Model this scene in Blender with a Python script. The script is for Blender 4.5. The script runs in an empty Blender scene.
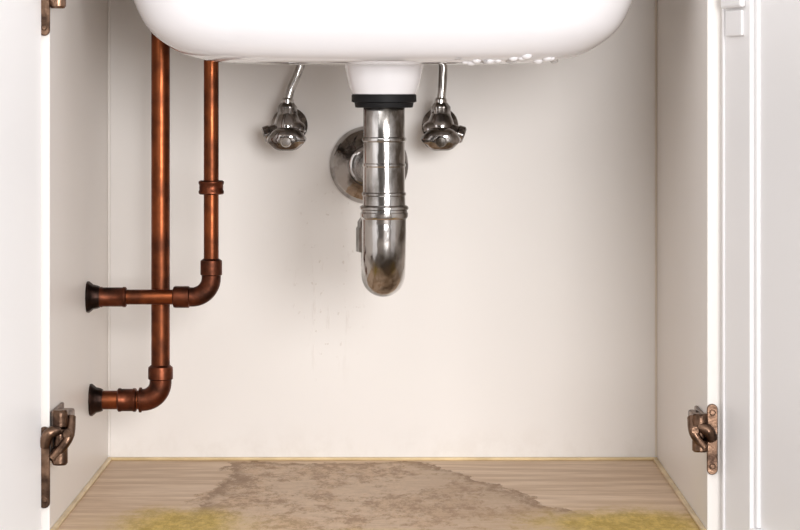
import bpy, bmesh, math, random
from mathutils import Vector, Matrix, Quaternion
random.seed(4)
scn=bpy.context.scene
try:
    scn.view_settings.view_transform='Standard'
except Exception: pass
COL=scn.collection

# ---------------------------------------------------------------- materials
def mat(name,col,rough=.5,metal=0.0,col2=None,scale=8,bump=0,bscale=60,coat=0,stretch=(1,1,1),detail=4,lo=.35,hi=.65,spec=.5,bdist=.002,rough2=None):
    m=bpy.data.materials.new(name); m.use_nodes=True
    nt=m.node_tree; b=nt.nodes['Principled BSDF']
    b.inputs['Base Color'].default_value=(*col,1)
    b.inputs['Roughness'].default_value=rough
    b.inputs['Metallic'].default_value=metal
    b.inputs['Coat Weight'].default_value=coat
    b.inputs['Specular IOR Level'].default_value=spec
    tc=nt.nodes.new('ShaderNodeTexCoord'); mp=nt.nodes.new('ShaderNodeMapping')
    mp.inputs['Scale'].default_value=stretch
    nt.links.new(tc.outputs['Object'],mp.inputs['Vector'])
    if col2 is None: col2=tuple(c*.96 for c in col)
    n=nt.nodes.new('ShaderNodeTexNoise'); n.inputs['Scale'].default_value=scale; n.inputs['Detail'].default_value=detail
    nt.links.new(mp.outputs[0],n.inputs['Vector'])
    r=nt.nodes.new('ShaderNodeValToRGB')
    r.color_ramp.elements[0].position=lo; r.color_ramp.elements[1].position=hi
    r.color_ramp.elements[0].color=(*col2,1); r.color_ramp.elements[1].color=(*col,1)
    nt.links.new(n.outputs['Fac'],r.inputs['Fac']); nt.links.new(r.outputs['Color'],b.inputs['Base Color'])
    if rough2 is not None:
        mr=nt.nodes.new('ShaderNodeMapRange'); mr.inputs['From Min'].default_value=lo; mr.inputs['From Max'].default_value=hi
        mr.inputs['To Min'].default_value=rough2; mr.inputs['To Max'].default_value=rough
        nt.links.new(n.outputs['Fac'],mr.inputs['Value']); nt.links.new(mr.outputs['Result'],b.inputs['Roughness'])
    if bump:
        n2=nt.nodes.new('ShaderNodeTexNoise'); n2.inputs['Scale'].default_value=bscale; n2.inputs['Detail'].default_value=3
        nt.links.new(mp.outputs[0],n2.inputs['Vector'])
        bp=nt.nodes.new('ShaderNodeBump'); bp.inputs['Strength'].default_value=bump; bp.inputs['Distance'].default_value=bdist
        nt.links.new(n2.outputs['Fac'],bp.inputs['Height']); nt.links.new(bp.outputs['Normal'],b.inputs['Normal'])
    return m
M_lam_s=mat('cream_laminate_side',(.84,.80,.765),.4,col2=(.825,.785,.745),scale=4,bump=.03,bscale=40)
M_door=mat('white_lacquer',(.92,.91,.915),.35,col2=(.91,.90,.905),scale=2)
M_cer =mat('white_ceramic',(.86,.845,.865),.10,col2=(.85,.835,.855),scale=2,coat=.5)
M_cop =mat('copper',(.27,.078,.030),.30,1,col2=(.10,.034,.018),scale=34,bump=.14,bscale=90,detail=7,lo=.36,hi=.58,rough2=.45)
M_cop2=mat('aged_copper_fitting',(.16,.050,.026),.38,1,col2=(.05,.021,.014),scale=48,bump=.25,bscale=120,detail=8,lo=.38,hi=.60,rough2=.5)
M_flg =mat('dark_bronze_flange',(.06,.032,.025),.38,1,col2=(.02,.014,.012),scale=60,bump=.2,bscale=150)
M_chr =mat('chrome',(.58,.565,.555),.12,1,col2=(.12,.105,.09),scale=34,bump=.7,bscale=40,lo=.39,hi=.53,stretch=(1,1,.45),detail=8,rough2=.26)
M_chr2=mat('polished_chrome',(.46,.44,.43),.08,1,col2=(.15,.135,.125),scale=45,bump=.25,bscale=60,lo=.40,hi=.54,detail=7,rough2=.2)
M_blk =mat('black_rubber',(.006,.006,.007),.6,scale=30,spec=.25)
M_brs =mat('antique_hinge_metal',(.27,.165,.11),.33,1,col2=(.07,.042,.03),scale=70,bump=.3,bscale=150)
M_gold=mat('golden_edge_strip',(.76,.60,.35),.3,.2,col2=(.58,.44,.24),scale=30)
M_seal=mat('corner_sealant',(.74,.66,.56),.4,scale=30)
M_wall=mat('painted_plaster',(.62,.60,.57),.8,scale=3,bump=.1,bscale=90)
M_wallf=mat('dark_reflected_wall',(.20,.185,.17),.8,scale=3,bump=.1,bscale=90)  # kept dark to give the chrome reflections contrast
M_tile=mat('room_floor',(.22,.18,.15),.5,col2=(.17,.14,.115),scale=6,stretch=(1,6,1))
M_top =mat('stone_countertop',(.55,.53,.5),.3,col2=(.4,.38,.36),scale=60)
M_wat =bpy.data.materials.new('water_drops'); M_wat.use_nodes=True
_b=M_wat.node_tree.nodes['Principled BSDF']; _b.inputs['Transmission Weight'].default_value=1; _b.inputs['IOR'].default_value=1.33; _b.inputs['Roughness'].default_value=.02
_b.inputs['Base Color'].default_value=(1,1,1,1)

class NT:
    def __init__(s,name):
        s.m=bpy.data.materials.new(name); s.m.use_nodes=True
        s.nt=s.m.node_tree; s.N=s.nt.nodes; s.L=s.nt.links; s.b=s.N['Principled BSDF']
        s.tc=s.N.new('ShaderNodeTexCoord')
        sep=s.N.new('ShaderNodeSeparateXYZ'); s.L.new(s.tc.outputs['Object'],sep.inputs[0])
        s.X,s.Y,s.Z=sep.outputs
    def noise(s,scale,stretch=(1,1,1),detail=5,rough=.55,off=(0,0,0)):
        mp=s.N.new('ShaderNodeMapping'); mp.inputs['Scale'].default_value=stretch; mp.inputs['Location'].default_value=off
        s.L.new(s.tc.outputs['Object'],mp.inputs['Vector'])
        n=s.N.new('ShaderNodeTexNoise'); n.inputs['Scale'].default_value=scale; n.inputs['Detail'].default_value=detail; n.inputs['Roughness'].default_value=rough
        s.L.new(mp.outputs[0],n.inputs['Vector']); return n.outputs['Fac']
    def f(s,op,a,c=0,d=None):
        n=s.N.new('ShaderNodeMath'); n.operation=op
        for i,v in enumerate((a,c,d)):
            if v is None: continue
            if isinstance(v,(int,float)): n.inputs[i].default_value=v
            else: s.L.new(v,n.inputs[i])
        return n.outputs[0]
    def ss(s,v,a,c):
        n=s.N.new('ShaderNodeMapRange'); n.interpolation_type='SMOOTHSTEP'
        s.L.new(v,n.inputs['Value']); n.inputs['From Min'].default_value=a; n.inputs['From Max'].default_value=c
        return n.outputs['Result']
    def mix(s,fa,a,c):
        n=s.N.new('ShaderNodeMix'); n.data_type='RGBA'
        if isinstance(fa,(int,float)): n.inputs[0].default_value=fa
        else: s.L.new(fa,n.inputs[0])
        for i,v in ((6,a),(7,c)):
            if isinstance(v,tuple): n.inputs[i].default_value=(*v,1)
            else: s.L.new(v,n.inputs[i])
        return n.outputs[2]
    def bump(s,h,st,dist):
        bp=s.N.new('ShaderNodeBump'); bp.inputs['Strength'].default_value=st; bp.inputs['Distance'].default_value=dist
        s.L.new(h,bp.inputs['Height']); s.L.new(bp.outputs['Normal'],s.b.inputs['Normal'])
    def ell(s,U,V,cx,cy,rx,ry):
        a=s.f('DIVIDE',s.f('SUBTRACT',U,cx),rx); c=s.f('DIVIDE',s.f('SUBTRACT',V,cy),ry)
        return s.f('SQRT',s.f('ADD',s.f('MULTIPLY',a,a),s.f('MULTIPLY',c,c)))

def back_laminate():
    t=NT('cream_laminate_splashed'); f=t.f
    base=t.mix(t.noise(3),(.835,.805,.775),(.845,.815,.785))
    reg=f('SUBTRACT',1,t.ss(t.ell(t.X,t.Z,-.075,.19,.045,.13),.3,1.1))
    drip=t.ss(t.noise(60,(1.6,1,.30),4,.6),.58,.68)
    speck=t.ss(t.noise(190,(1,1,.7),2,.5),.65,.71)
    k=f('MULTIPLY',reg,f('MAXIMUM',f('MULTIPLY',drip,.6),speck))
    base=t.mix(f('MULTIPLY',k,.42),base,(.56,.49,.43))
    low=f('MULTIPLY',f('SUBTRACT',1,t.ss(t.Z,.004,.045)),t.ss(t.noise(25,(1,1,.8),6,.7),.42,.66))
    base=t.mix(f('MULTIPLY',low,.14),base,(.50,.42,.34))
    t.L.new(base,t.b.inputs['Base Color']); t.b.inputs['Roughness'].default_value=.42
    t.bump(f('MULTIPLY',k,1.0),.3,.001)
    return t.m
M_lam=back_laminate()

def wood_floor():
    t=NT('stained_oak_board'); f=t.f; X,Y=t.X,t.Y
    g1=t.noise(7,(1,7,1),6,.6); g2=t.noise(30,(1,9,1),4,.6)
    base=t.mix(t.ss(g1,.38,.62),(.60,.43,.295),(.76,.59,.44))
    base=t.mix(f('MULTIPLY',t.ss(g2,.48,.66),.35),base,(.50,.34,.22))
    nz=t.noise(16,(1,.6,1),7,.68)
    off=f('MULTIPLY',f('SUBTRACT',nz,.5),.12)
    xo=f('ADD',X,off)
    lm=t.ss(f('ADD',xo,f('MULTIPLY',Y,-.05)),-.172,-.167)
    rr=f('SUBTRACT',f('MULTIPLY_ADD',Y,-.40,.020),xo)
    rm=t.ss(rr,0,.005)
    tm=t.ss(f('SUBTRACT',off,Y),.012,.03)
    mk=f('MULTIPLY',f('MULTIPLY',lm,rm),tm)
    sp=t.noise(80,(1,.40,1),9,.85)
    sp2=t.noise(17,(1,.5,1),9,.8,(3,1,0))
    stain=t.mix(t.ss(sp,.44,.56),(.32,.185,.095),(.62,.43,.275))
    stain=t.mix(f('MULTIPLY',t.ss(sp2,.47,.54),.75),stain,(.70,.53,.38))
    stain=t.mix(f('MULTIPLY',t.ss(g2,.46,.62),.35),stain,(.42,.26,.145))
    brown=f('MULTIPLY',t.ss(X,-.03,.08),t.ss(sp,.40,.55))
    stain=t.mix(f('MULTIPLY',brown,.38),stain,(.31,.18,.09))
    base=t.mix(f('MULTIPLY',mk,.9),base,stain)
    edge=f('MINIMUM',f('MINIMUM',f('SUBTRACT',xo,-.17),rr),f('SUBTRACT',f('SUBTRACT',off,Y),.018))
    tide=f('MULTIPLY',t.ss(edge,-.003,.001),f('SUBTRACT',1,t.ss(edge,.004,.024)))
    tide=f('MULTIPLY',tide,t.ss(sp,.38,.56))
    base=t.mix(f('MULTIPLY',tide,.9),base,(.26,.145,.068))
    def blob(cx,cy,rx,ry,a=.55,b=1.2,k=1.6):
        d=t.ell(X,Y,cx,cy,rx,ry)
        d=f('ADD',d,f('MULTIPLY',f('SUBTRACT',sp2,.5),k))
        d=f('ADD',d,f('MULTIPLY',f('SUBTRACT',sp,.5),1.0))
        return f('SUBTRACT',1,t.ss(d,a,b))
    mo=f('MAXIMUM',f('MAXIMUM',blob(-.190,-.385,.058,.085,.4,1.3),blob(.190,-.385,.085,.085,.4,1.3)),f('MULTIPLY',blob(-.02,-.43,.06,.03),.3))
    moc=t.mix(t.ss(sp,.42,.60),(.42,.28,.035),(.68,.49,.12))
    halo=f('MAXIMUM',blob(-.185,-.42,.11,.12,.3,1.3),blob(.19,-.42,.13,.13,.3,1.3))
    base=t.mix(f('MULTIPLY',halo,.28),base,(.68,.49,.20))
    base=t.mix(f('MULTIPLY',mo,.88),base,moc)
    t.L.new(base,t.b.inputs['Base Color'])
    t.L.new(f('MULTIPLY_ADD',mk,-.08,.58),t.b.inputs['Roughness'])
    t.b.inputs['Specular IOR Level'].default_value=.2
    h=f('ADD',f('MULTIPLY',mo,f('MULTIPLY',sp,1.4)),f('MULTIPLY',g2,.15))
    h=f('ADD',h,f('MULTIPLY',f('MULTIPLY',mk,sp),.6))
    t.bump(h,.45,.003)
    return t.m
M_floor=wood_floor()

# ---------------------------------------------------------------- mesh helpers
def empty(name,parent=None):
    o=bpy.data.objects.new(name,None); COL.objects.link(o); o.empty_display_size=.02
    if parent: o.parent=parent
    return o
def finish(bm,name,m,parent=None,smooth=True,bevel=0,subsurf=0,angle=35):
    bmesh.ops.recalc_face_normals(bm,faces=bm.faces[:])
    me=bpy.data.meshes.new(name); bm.to_mesh(me); bm.free()
    me.materials.append(m)
    o=bpy.data.objects.new(name,me); COL.objects.link(o)
    if parent: o.parent=parent
    if smooth:
        for p in me.polygons: p.use_smooth=True
        try: me.set_sharp_from_angle(angle=math.radians(angle))
        except Exception: pass
    if bevel:
        b=o.modifiers.new('bevel','BEVEL'); b.width=bevel; b.segments=2; b.limit_method='ANGLE'
    return o
def box(name,lo,hi,m,parent=None,bevel=.0008,rot=None,piv=None):
    bm=bmesh.new(); bmesh.ops.create_cube(bm,size=1)
    lo=Vector(lo); hi=Vector(hi)
    for v in bm.verts:
        v.co=Vector([(lo[i]+hi[i])/2+v.co[i]*(hi[i]-lo[i]) for i in range(3)])
    if rot: bmesh.ops.rotate(bm,verts=bm.verts,cent=piv,matrix=rot)
    return finish(bm,name,m,parent,smooth=False,bevel=bevel)
def frame(t):
    t=t.normalized(); up=Vector((0,0,1)) if abs(t.z)<.9 else Vector((0,1,0))
    a=t.cross(up).normalized(); return a,t.cross(a).normalized()
def rings_to_bm(bm,rings):
    vs=[[bm.verts.new(p) for p in r] for r in rings]
    n=len(vs[0])
    for i in range(len(vs)-1):
        for j in range(n):
            bm.faces.new((vs[i][j],vs[i][(j+1)%n],vs[i+1][(j+1)%n],vs[i+1][j]))
    bm.faces.new(vs[0]); bm.faces.new(vs[-1])
def lathe(name,o,axis,prof,m,parent=None,seg=40,sx=1,lobes=0,lamp=0,angle=35):
    """prof: list of (distance along axis, radius)"""
    o=Vector(o); ax=Vector(axis).normalized(); a,b=frame(ax); bm=bmesh.new(); R=[]
    for t,r in prof:
        ring=[]
        for k in range(seg):
            th=2*math.pi*k/seg; rr=max(r,.0001)
            if lobes: rr*=1+lamp*math.cos(lobes*th)
            ring.append(o+ax*t+a*(rr*sx*math.cos(th))+b*(rr*math.sin(th)))
        R.append(ring)
    rings_to_bm(bm,R); return finish(bm,name,m,parent,angle=angle)
def tube(name,pts,r,m,parent=None,seg=28):
    pts=[Vector(p) for p in pts]; n=len(pts); bm=bmesh.new(); R=[]
    T=[(pts[min(i+1,n-1)]-pts[max(i-1,0)]).normalized() for i in range(n)]
    a,b=frame(T[0])
    for i in range(n):
        if i:
            q=T[i-1].rotation_difference(T[i]); a=q@a; b=q@b
        R.append([pts[i]+a*r*math.cos(2*math.pi*k/seg)+b*r*math.sin(2*math.pi*k/seg) for k in range(seg)])
    rings_to_bm(bm,R); return finish(bm,name,m,parent)
def arc(c,u,v,r,a0,a1,n=14):
    c=Vector(c);u=Vector(u);v=Vector(v)
    return [c+u*r*math.cos(a0+(a1-a0)*i/n)+v*r*math.sin(a0+(a1-a0)*i/n) for i in range(n+1)]
def catmull(P,n=8):
    P=[Vector(p) for p in P]; out=[]
    for i in range(len(P)-1):
        p0=P[max(i-1,0)];p1=P[i];p2=P[i+1];p3=P[min(i+2,len(P)-1)]
        for k in range(n):
            t=k/n
            out.append(.5*((2*p1)+(p2-p0)*t+(2*p0-5*p1+4*p2-p3)*t*t+(3*p1-p0-3*p2+p3)*t**3))
    out.append(P[-1]); return out
PI=math.pi
XL,XR=-.295,.254; DF=.429; TOP=.56; TH=.018

# ---------------------------------------------------------------- cabinet
cab=empty('sink_cabinet')
box('back_panel',(XL-TH,0,-TH),(XR+TH,.012,TOP),M_lam,cab)
box('side_panel_a',(XL-TH,-DF,-TH),(XL,0,TOP),M_lam_s,cab)
box('side_panel_b',(XR,-DF,-TH),(XR+TH,0,TOP),M_lam_s,cab)
box('bottom_board',(XL,-DF,-TH),(XR,0,0),M_floor,cab)
box('plinth',(XL-TH,-DF+.04,-.10),(XR+TH,-.0,-TH),M_door,cab)
box('edge_strip_back',(XL,-.006,0),(XR,0,.0032),M_gold,cab,.001)
box('edge_strip_a',(XL,-DF,0),(XL+.0045,-.006,.003),M_gold,cab,.001)
box('edge_strip_b',(XR-.0045,-DF,0),(XR,-.006,.003),M_gold,cab,.001)
box('corner_seal_a',(XL,-.0025,.0045),(XL+.0025,0,TOP),M_lam_s,cab,.0005)
box('corner_seal_b',(XR-.0022,-.0022,.0045),(XR,0,TOP),M_seal,cab,.0005)

# ---------------------------------------------------------------- doors (shaker style, open a bit past 90 deg)
def door(name,hx,side,ang,stile,cover=False):
    e=empty(name)
    y0=-(DF+.005); W=.31; z0,z1=-TH,TOP-.003
    def rx(a,b): return (min(hx+side*a,hx+side*b),max(hx+side*a,hx+side*b))
    rot=Matrix.Rotation(side*ang,3,'Z'); piv=(hx,y0,0)
    def bx(n,a,b,ya,yb,za,zb,bev=.0015,mm=M_door):
        x=rx(a,b); return box(n,(x[0],y0-yb,za),(x[1],y0-ya,zb),mm,e,bev,rot,piv)
    bx('hinge_stile',0,TH,0,stile,z0,z1)
    bx('lock_stile',0,TH,W-.07,W,z0,z1)
    bx('bottom_rail',0,TH,stile,W-.07,z0,z0+.035)
    bx('top_rail',0,TH,stile,W-.07,z1-.06,z1)
    bx('bead_moulding',.003,TH-.003,stile,stile+.008,z0+.035,z1-.06,.002)
    bx('centre_panel',.006,TH-.004,stile+.008,W-.07,z0+.035,z1-.06,.0005)
    if cover:
        bx('hinge_cover_cap',-.005,0,.012,stile-.010,.437,.50,.002)
        bx('hinge_cover_lip',-.0025,0,.018,stile-.014,.414,.435,.001)
        bx('edge_bead',-.0015,0,.006,.010,z0,.437,.0008)
    return e
door('cabinet_door',XL-.006,-1,math.radians(12),.15)
door('cabinet_door',XR+.011,1,math.radians(12),.071,True)

# ---------------------------------------------------------------- hinges
def hinge(name,px,side,z0,z1,az0,az1,proud):
    e=empty(name); s=-side
    def X(a): return px+s*a
    bm=bmesh.new(); N=12; w=.0045; cx=X(-.004); loop=[]
    zc0,zc1=z0+w,z1-w
    for i in range(N+1): loop.append((cx+w*math.cos(PI*i/N),zc1+w*math.sin(PI*i/N)))
    for i in range(N+1): loop.append((cx+w*math.cos(PI+PI*i/N),zc0+w*math.sin(PI+PI*i/N)))
    f=[bm.verts.new((x,-DF-.0035,z)) for x,z in loop]; k=[bm.verts.new((x,-DF,z)) for x,z in loop]
    bm.faces.new(f); bm.faces.new(k)
    for i in range(len(f)): bm.faces.new((f[i],f[(i+1)%len(f)],k[(i+1)%len(f)],k[i]))
    finish(bm,'leaf_plate',M_brs,e,True,.0006)
    for zz in (z0+.007,z1-.007):
        lathe('leaf_screw',(cx,-DF-.0035,zz),(0,-1,0),[(0,.0026),(.0008,.0026),(.0014,.0018),(.0014,.0)],M_brs,e,16)
    zm=(az0+az1)/2; h=(az1-az0)/2
    xa,xb=sorted((X(0),X(.003)))
    box('mounting_plate',(xa,-DF+.004,az0+.002),(xb,-DF+.07,az1-.002),M_brs,e,.001)
    xa,xb=sorted((X(.003),X(proud*.8)))
    box('arm_body',(xa,-DF+.006,zm-h*.35),(xb,-DF+.06,zm+h*.75),M_brs,e,.002)
    kx=X(proud*.5)
    prof=[]; t=0; nk=3; H=(az1-az0)
    for i in range(nk):
        L=H/nk; r=.0068 if i%2==0 else .0056
        prof+= [(t,r*.8),(t+L*.12,r),(t+L*.88,r),(t+L,r*.8)]; t+=L
    lathe('knuckle_barrel',(kx,-DF-.001,az0),(0,0,1),[(0,.0)]+prof+[(H,.0)],M_brs,e,24)
    pts=catmull([(kx,-DF-.004,zm+h*.3),(X(.0),-DF-.008,zm+h*.15),(X(-.004),-DF-.004,zm-h*.3)],8)
    tube('link_arm',pts,.0048,M_brs,e,16)
    pts=catmull([(X(proud),-DF+.006,zm+h*.7),(X(proud*.95),-DF-.004,zm+h*.0),(X(.003),-DF-.004,zm-h*.75)],8)
    tube('link_arm_b',pts,.0042,M_brs,e,16)
    lathe('pivot_pin',(X(proud*.9),-DF-.008,zm+h*.15),(0,1,0),[(0,.0),(0,.003),(.001,.0042),(.014,.0042),(.014,0)],M_brs,e,20)
    return e
hinge('cabinet_hinge',XL,-1,.021,.089,.057,.103,.017)
hinge('cabinet_hinge',XL,-1,.415,.475,.438,.484,.014)
hinge('cabinet_hinge',XR,1,.049,.108,.068,.100,.012)

# ---------------------------------------------------------------- basin
sink=empty('ceramic_sink')
CX,CY=-.0172,-.31
def sup(w,b,z,n=96,e=3.2):
    out=[]
    for k in range(n):
        t=2*PI*k/n; c,s=math.cos(t),math.sin(t)
        out.append(Vector((CX+w*math.copysign(abs(c)**(2/e),c),CY+b*math.copysign(abs(s)**(2/e),s),z)))
    return out
prof=[(.030,-.0016),(.06,-.0014),(.10,-.001),(.135,.0004),(.155,.0026),(.176,.0085),(.195,.020),(.208,.0335),(.218,.054),(.225,.080),(.229,.115),(.232,.155)]
pp=catmull([(a,0,b) for a,b in prof],4)
ZB=.3932
rings=[sup(p.x,p.x*.50,ZB+p.z) for p in pp]
rings+= [sup(.244,.120,TOP-.010),sup(.246,.121,TOP-.006),sup(.246,.121,TOP-.001)]
rings+= [sup(.222,.106,TOP-.001),sup(.216,.101,TOP-.02)]
for a,z in ((.213,.49),(.207,.46),(.197,.432),(.18,.414),(.15,.406),(.08,.404),(.03,.4035)):
    rings.append(sup(a,a*.47,z))
bm=bmesh.new(); rings_to_bm(bm,rings)
finish(bm,'basin',M_cer,sink,True,0,0,80)
DX=-.0168; DY=-.300
lathe('outlet_collar',(DX,DY,.3975),(0,0,-1),[(0,.0),(0,.040),(.003,.0362),(.008,.0345),(.018,.0325),(.027,.030),(.031,.0285),(.032,.027),(.032,0)],M_cer,sink,56)
def surf(x,zoff):
    for p,q in zip(pp,pp[1:]):
        if p.z<=zoff<=q.z:
            w=p.x+(q.x-p.x)*(zoff-p.z)/max(q.z-p.z,1e-6)
            return CY-.5*w*(1-min(abs(x-CX)/w,.99)**3.2)**(1/3.2)
    return CY-.07
for i in range(17):
    x=.048+i*.0053+random.uniform(-.002,.002); r=random.uniform(.0024,.0042)
    if i in (7,12): continue
    bm=bmesh.new(); bmesh.ops.create_uvsphere(bm,u_segments=20,v_segments=12,radius=r)
    zo=random.choice([.0006,.001,.002,.004,.006])
    if x>.115: zo=max(zo,.002)
    y=surf(x,zo)+r*.55
    for v in bm.verts: v.co=Vector((x+v.co.x*1.25,y+v.co.y,ZB+zo+r*.15+v.co.z*.95))
    finish(bm,'water_drop',M_wat if i%4==0 else M_cer,sink)

# countertop with cut-out
bm=bmesh.new(); n=96
def rectloop(z):
    x0,x1,y0,y1=XL-TH-.01,XR+TH+.01,-.46,.012; out=[]
    for k in range(n):
        t=2*PI*k/n; c,s=math.cos(t),math.sin(t); m_=max(abs(c),abs(s)); u,v=c/m_,s/m_
        out.append(Vector(((x0+x1)/2+u*(x1-x0)/2,(y0+y1)/2+v*(y1-y0)/2,z)))
    return out
ls=[rectloop(TOP),rectloop(TOP+.03),sup(.222,.106,TOP+.03),sup(.222,.106,TOP)]
vs=[[bm.verts.new(p) for p in l] for l in ls]
for i in range(4):
    a,b=vs[i],vs[(i+1)%4]
    for j in range(n): bm.faces.new((a[j],a[(j+1)%n],b[(j+1)%n],b[j]))
finish(bm,'countertop',M_top,None,False)

# ---------------------------------------------------------------- trap
trap=empty('chrome_drain_trap')
lathe('rubber_gasket',(DX,DY,.3662),(0,0,-1),[(0,0),(0,.0275),(.0008,.0287),(.0068,.0287),(.0075,.0262),(.0115,.0255),(.012,.024),(.012,0)],M_blk,trap,48)
z=lambda py:.369-(py-91)*.8846e-3
P=[(z(105),0),(z(105),.0178),(z(106),.0183),(z(137),.0183),(z(138),.0194),(z(139.5),.0197),(z(141),.0194),(z(142),.0183),
   (z(163),.0183),(z(164),.0192),(z(166),.0192),(z(167),.0185),(z(192),.0185),(z(193),.0196),(z(195),.0196),(z(196),.0188),
   (z(205),.0188),(z(206),.0208),(z(207),.0216),(z(209),.0216),(z(210),.0205),(z(212),.0205),(z(213),.0212),(z(216),.0212),(z(218),.0205),(z(219),.0195),(z(228),.0193),(z(228),0)]
lathe('tailpiece',(DX,DY,z(105)),(0,0,-1),[(z(105)-a,b) for a,b in P],M_chr,trap,56)
RX,RY=-.0190,-.232; ZC=.2378
mid=Vector(((DX+RX)/2,(DY+RY)/2,ZC)); u=(Vector((DX,DY,0))-Vector((RX,RY,0))); ur=u.length/2; u.normalize()
pts=[Vector((DX,DY,.262)),Vector((DX,DY,.25))]+arc(mid,u,(0,0,-1),ur,0,PI,28)+[Vector((RX,RY,.25)),Vector((RX,RY,.262))]
tube('u_bend',pts,.0194,M_chr,trap,48)
lathe('slip_nut',(RX-.0015,RY,.222),(0,0,1),[(0,0),(0,.019),(.001,.0220),(.022,.0220),(.024,.0207),(.028,.0207),(.032,.018),(.032,0)],M_chr,trap,48,lobes=10,lamp=.015)
WZ=.295
wx=-.034; dirn=(Vector((wx,0,0))-Vector((RX,RY,0))).normalized()
c=Vector((RX,RY,WZ-.024))+dirn*.024
pts=[Vector((RX,RY,.25))]+arc(c,-dirn,(0,0,1),.024,0,PI/2,14)+[Vector((wx,0.002,WZ))]
tube('waste_arm',pts,.0165,M_chr,trap,40)
lathe('wall_rosette',(wx,0,WZ),(0,-1,0),[(0,.038),(.002,.0392),(.0045,.0385),(.009,.034),(.014,.027),(.018,.021),(.022,.0195),(.026,.0192),(.027,.0165)],M_chr2,trap,64)

# ---------------------------------------------------------------- copper pipes
def copper(name,x,yd,zh,r,sockets,er,zsock,elbow_r,flange_r,seg_h,stop=TOP):
    e=empty(name)
    pts=[Vector((x,-yd,stop-.0005))]+arc((x-er,-yd,zh+er),(1,0,0),(0,0,-1),er,0,PI/2,16)+[Vector((XL+.002,-yd,zh))]
    tube('pipe',pts,r,M_cop,e,32)
    ap=arc((x-er,-yd,zh+er),(1,0,0),(0,0,-1),er,-.06,PI/2+.06,18)
    tube('elbow_body',ap,elbow_r,M_cop2,e,32)
    c2=elbow_r*1.13
    lathe('elbow_socket_upper',(x,-yd,zh+er-.001),(0,0,1),[(0,r),(0,elbow_r),(.003,elbow_r),(.004,c2),(zsock-.004,c2),(zsock-.002,c2*.98),(zsock,r*1.02)],M_cop2,e,36)
    lathe('elbow_socket_side',(x-er+.001,-yd,zh),(-1,0,0),[(0,r),(0,elbow_r),(.003,elbow_r),(.004,c2),(seg_h-.003,c2),(seg_h-.001,c2*.95),(seg_h,r*1.02)],M_cop2,e,36)
    lathe('wall_flange',(XL,-yd,zh),(1,0,0),[(0,flange_r),(.002,flange_r*1.02),(.004,flange_r*.92),(.006,flange_r*.80),(.010,flange_r*.74),(.012,flange_r*.68),(.012,r)],M_flg,e,36,lobes=12,lamp=.02)
    for k,(o,ax,L,rr) in enumerate(sockets):
        lathe('socket_%d'%(k+1),o,ax,[(0,r),(0,rr*.94),(.001,rr*1.06),(.003,rr*1.06),(.004,rr),(L-.004,rr),(L-.003,rr*1.06),(L-.001,rr*1.06),(L,rr*.94),(L,r)],M_cop2,e,36)
    return e
copper('copper_pipe',-.2285,.1495,.0778,.0088,[((XL+.026,-.1495,.0778),(1,0,0),.018,.0105)],.017,.017,.0104,.0148,.005)
copper('copper_pipe',-.179,.173,.1767,.0070,[((XL+.011,-.173,.1767),(1,0,0),.026,.0090),((-.179,-.173,.2725),(0,0,1),.013,.0112)],.018,.019,.0090,.0143,.019)

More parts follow.
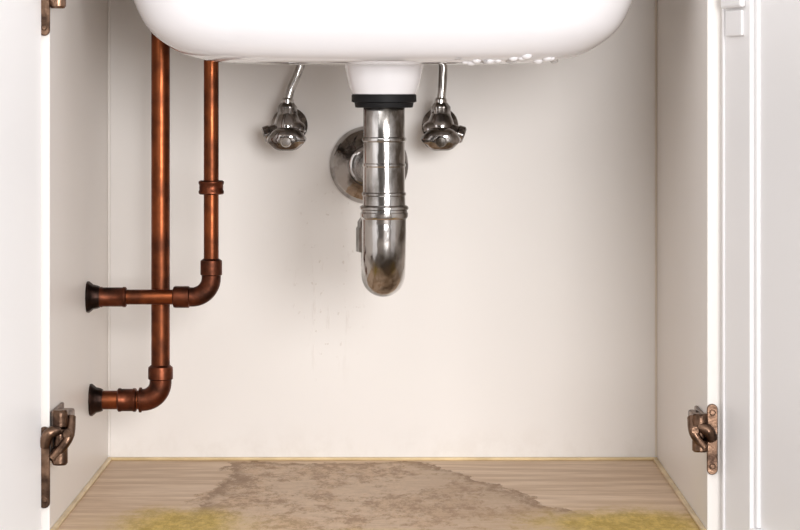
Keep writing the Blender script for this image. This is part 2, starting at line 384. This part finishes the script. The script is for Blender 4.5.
# ---------------------------------------------------------------- shut-off valves
def valve(name,x,zc,riser,flip):
    e=empty(name); yv=-.048
    lathe('wall_escutcheon',(x,0,zc),(0,-1,0),[(0,.018),(.002,.0182),(.005,.015),(.009,.010),(.01,.008)],M_chr2,e,40)
    lathe('valve_stem',(x,-.004,zc),(0,-1,0),[(0,.0075),(.03,.0075),(.031,.009),(.05,.0095),(.052,.007)],M_chr2,e,32)
    lathe('valve_body',(x,yv,zc-.010),(0,0,1),[(0,0),(0,.010),(.003,.0125),(.010,.0135),(.016,.0120),(.022,.0095),(.024,.0080),(.024,.0)],M_chr2,e,36)
    lathe('compression_nut',(x,yv,zc+.011),(0,0,1),[(0,.0),(0,.0085),(.001,.0092),(.008,.0092),(.010,.0075),(.013,.0055),(.013,0)],M_chr2,e,6*6,lobes=6,lamp=.05)
    hz=zc-.010
    lathe('handle',(x,yv-.010,hz),(0,-1,-.25),[(0,0),(0,.0085),(.004,.0108),(.010,.0114),(.015,.0106),(.018,.0082),(.0195,.004),(.0195,0)],M_chr2,e,64,sx=1.65,lobes=6,lamp=.03)
    lathe('handle_cap',(x,yv-.0285,hz-.0045),(0,-1,-.25),[(0,.0055),(.0015,.0055),(.0025,.0045),(.003,.0)],M_chr,e,32)
    lathe('outlet_boss',(x+flip*.008,yv-.002,zc-.004),(flip,0,-.35),[(0,.0075),(.008,.0075),(.009,.0088),(.0145,.0088),(.016,.007),(.016,0)],M_chr2,e,36,lobes=6,lamp=.05)
    lathe('packing_nut',(x-flip*.004,yv-.004,zc-.002),(-flip,0,-.2),[(0,.0085),(.008,.0085),(.011,.007),(.013,.005),(.013,0)],M_chr2,e,36)
    rp=catmull([(x,yv,zc+.022)]+[(a,yv,b) for a,b in riser],10)
    tube('supply_riser',rp,.0042,M_chr,e,20)
    lathe('riser_ferrule',(x,yv,zc+.020),(0,0,1),[(0,.0062),(.006,.0062),(.008,.0045)],M_chr,e,28)
    return e
valve('shutoff_valve',-.1135,.3345,[(-.1095,.372),(-.1020,.390),(-.1000,.410),(-.100,.54)],-1)
valve('shutoff_valve',.0370,.3345,[(.0385,.372),(.0395,.395),(.0395,.43),(.0395,.54)],1)

# ---------------------------------------------------------------- room
box('floor',(-3,-5,-.13),(3,.05,-.10),M_tile,None,0)
box('wall_back',(-3,.014,-.10),(3,.10,2.5),M_wall,None,0)
box('reflected_wall',(-3,-5.1,-.10),(3,-5,2.5),M_wallf,None,0)  # unseen wall behind the camera, added for the chrome to reflect

# ---------------------------------------------------------------- light
w=bpy.data.worlds.new('World'); scn.world=w; w.use_nodes=True
bg=w.node_tree.nodes['Background']; bg.inputs[0].default_value=(1,.985,.985,1); bg.inputs[1].default_value=1.06
def area(name,loc,tgt,sx,sy,e,col=(1,1,1)):
    l=bpy.data.lights.new(name,'AREA'); l.shape='RECTANGLE'; l.size=sx; l.size_y=sy; l.energy=e; l.color=col
    o=bpy.data.objects.new(name,l); COL.objects.link(o); o.location=loc
    o.rotation_euler=(Vector(tgt)-Vector(loc)).to_track_quat('-Z','Y').to_euler()
area('front_right_softbox',(.72,-3.2,.60),(0,0,.2),1.05,.9,68,(1,.985,.98))  # added soft area light from the front right; no window is built
area('fill_light',(-.7,-2.7,1.5),(0,0,.1),1.4,1.2,14,(1,.98,.96))  # added soft fill from upper left, hung free without a ceiling

cd=bpy.data.cameras.new('camera'); cam=bpy.data.objects.new('camera',cd); COL.objects.link(cam)
cam.location=(0,-2.6,.369); cam.rotation_euler=(PI/2,0,0)
cd.sensor_width=36; cd.lens=2600/800*36; cd.shift_x=-3/800; cd.shift_y=-174/800
cd.clip_start=.05
scn.camera=cam
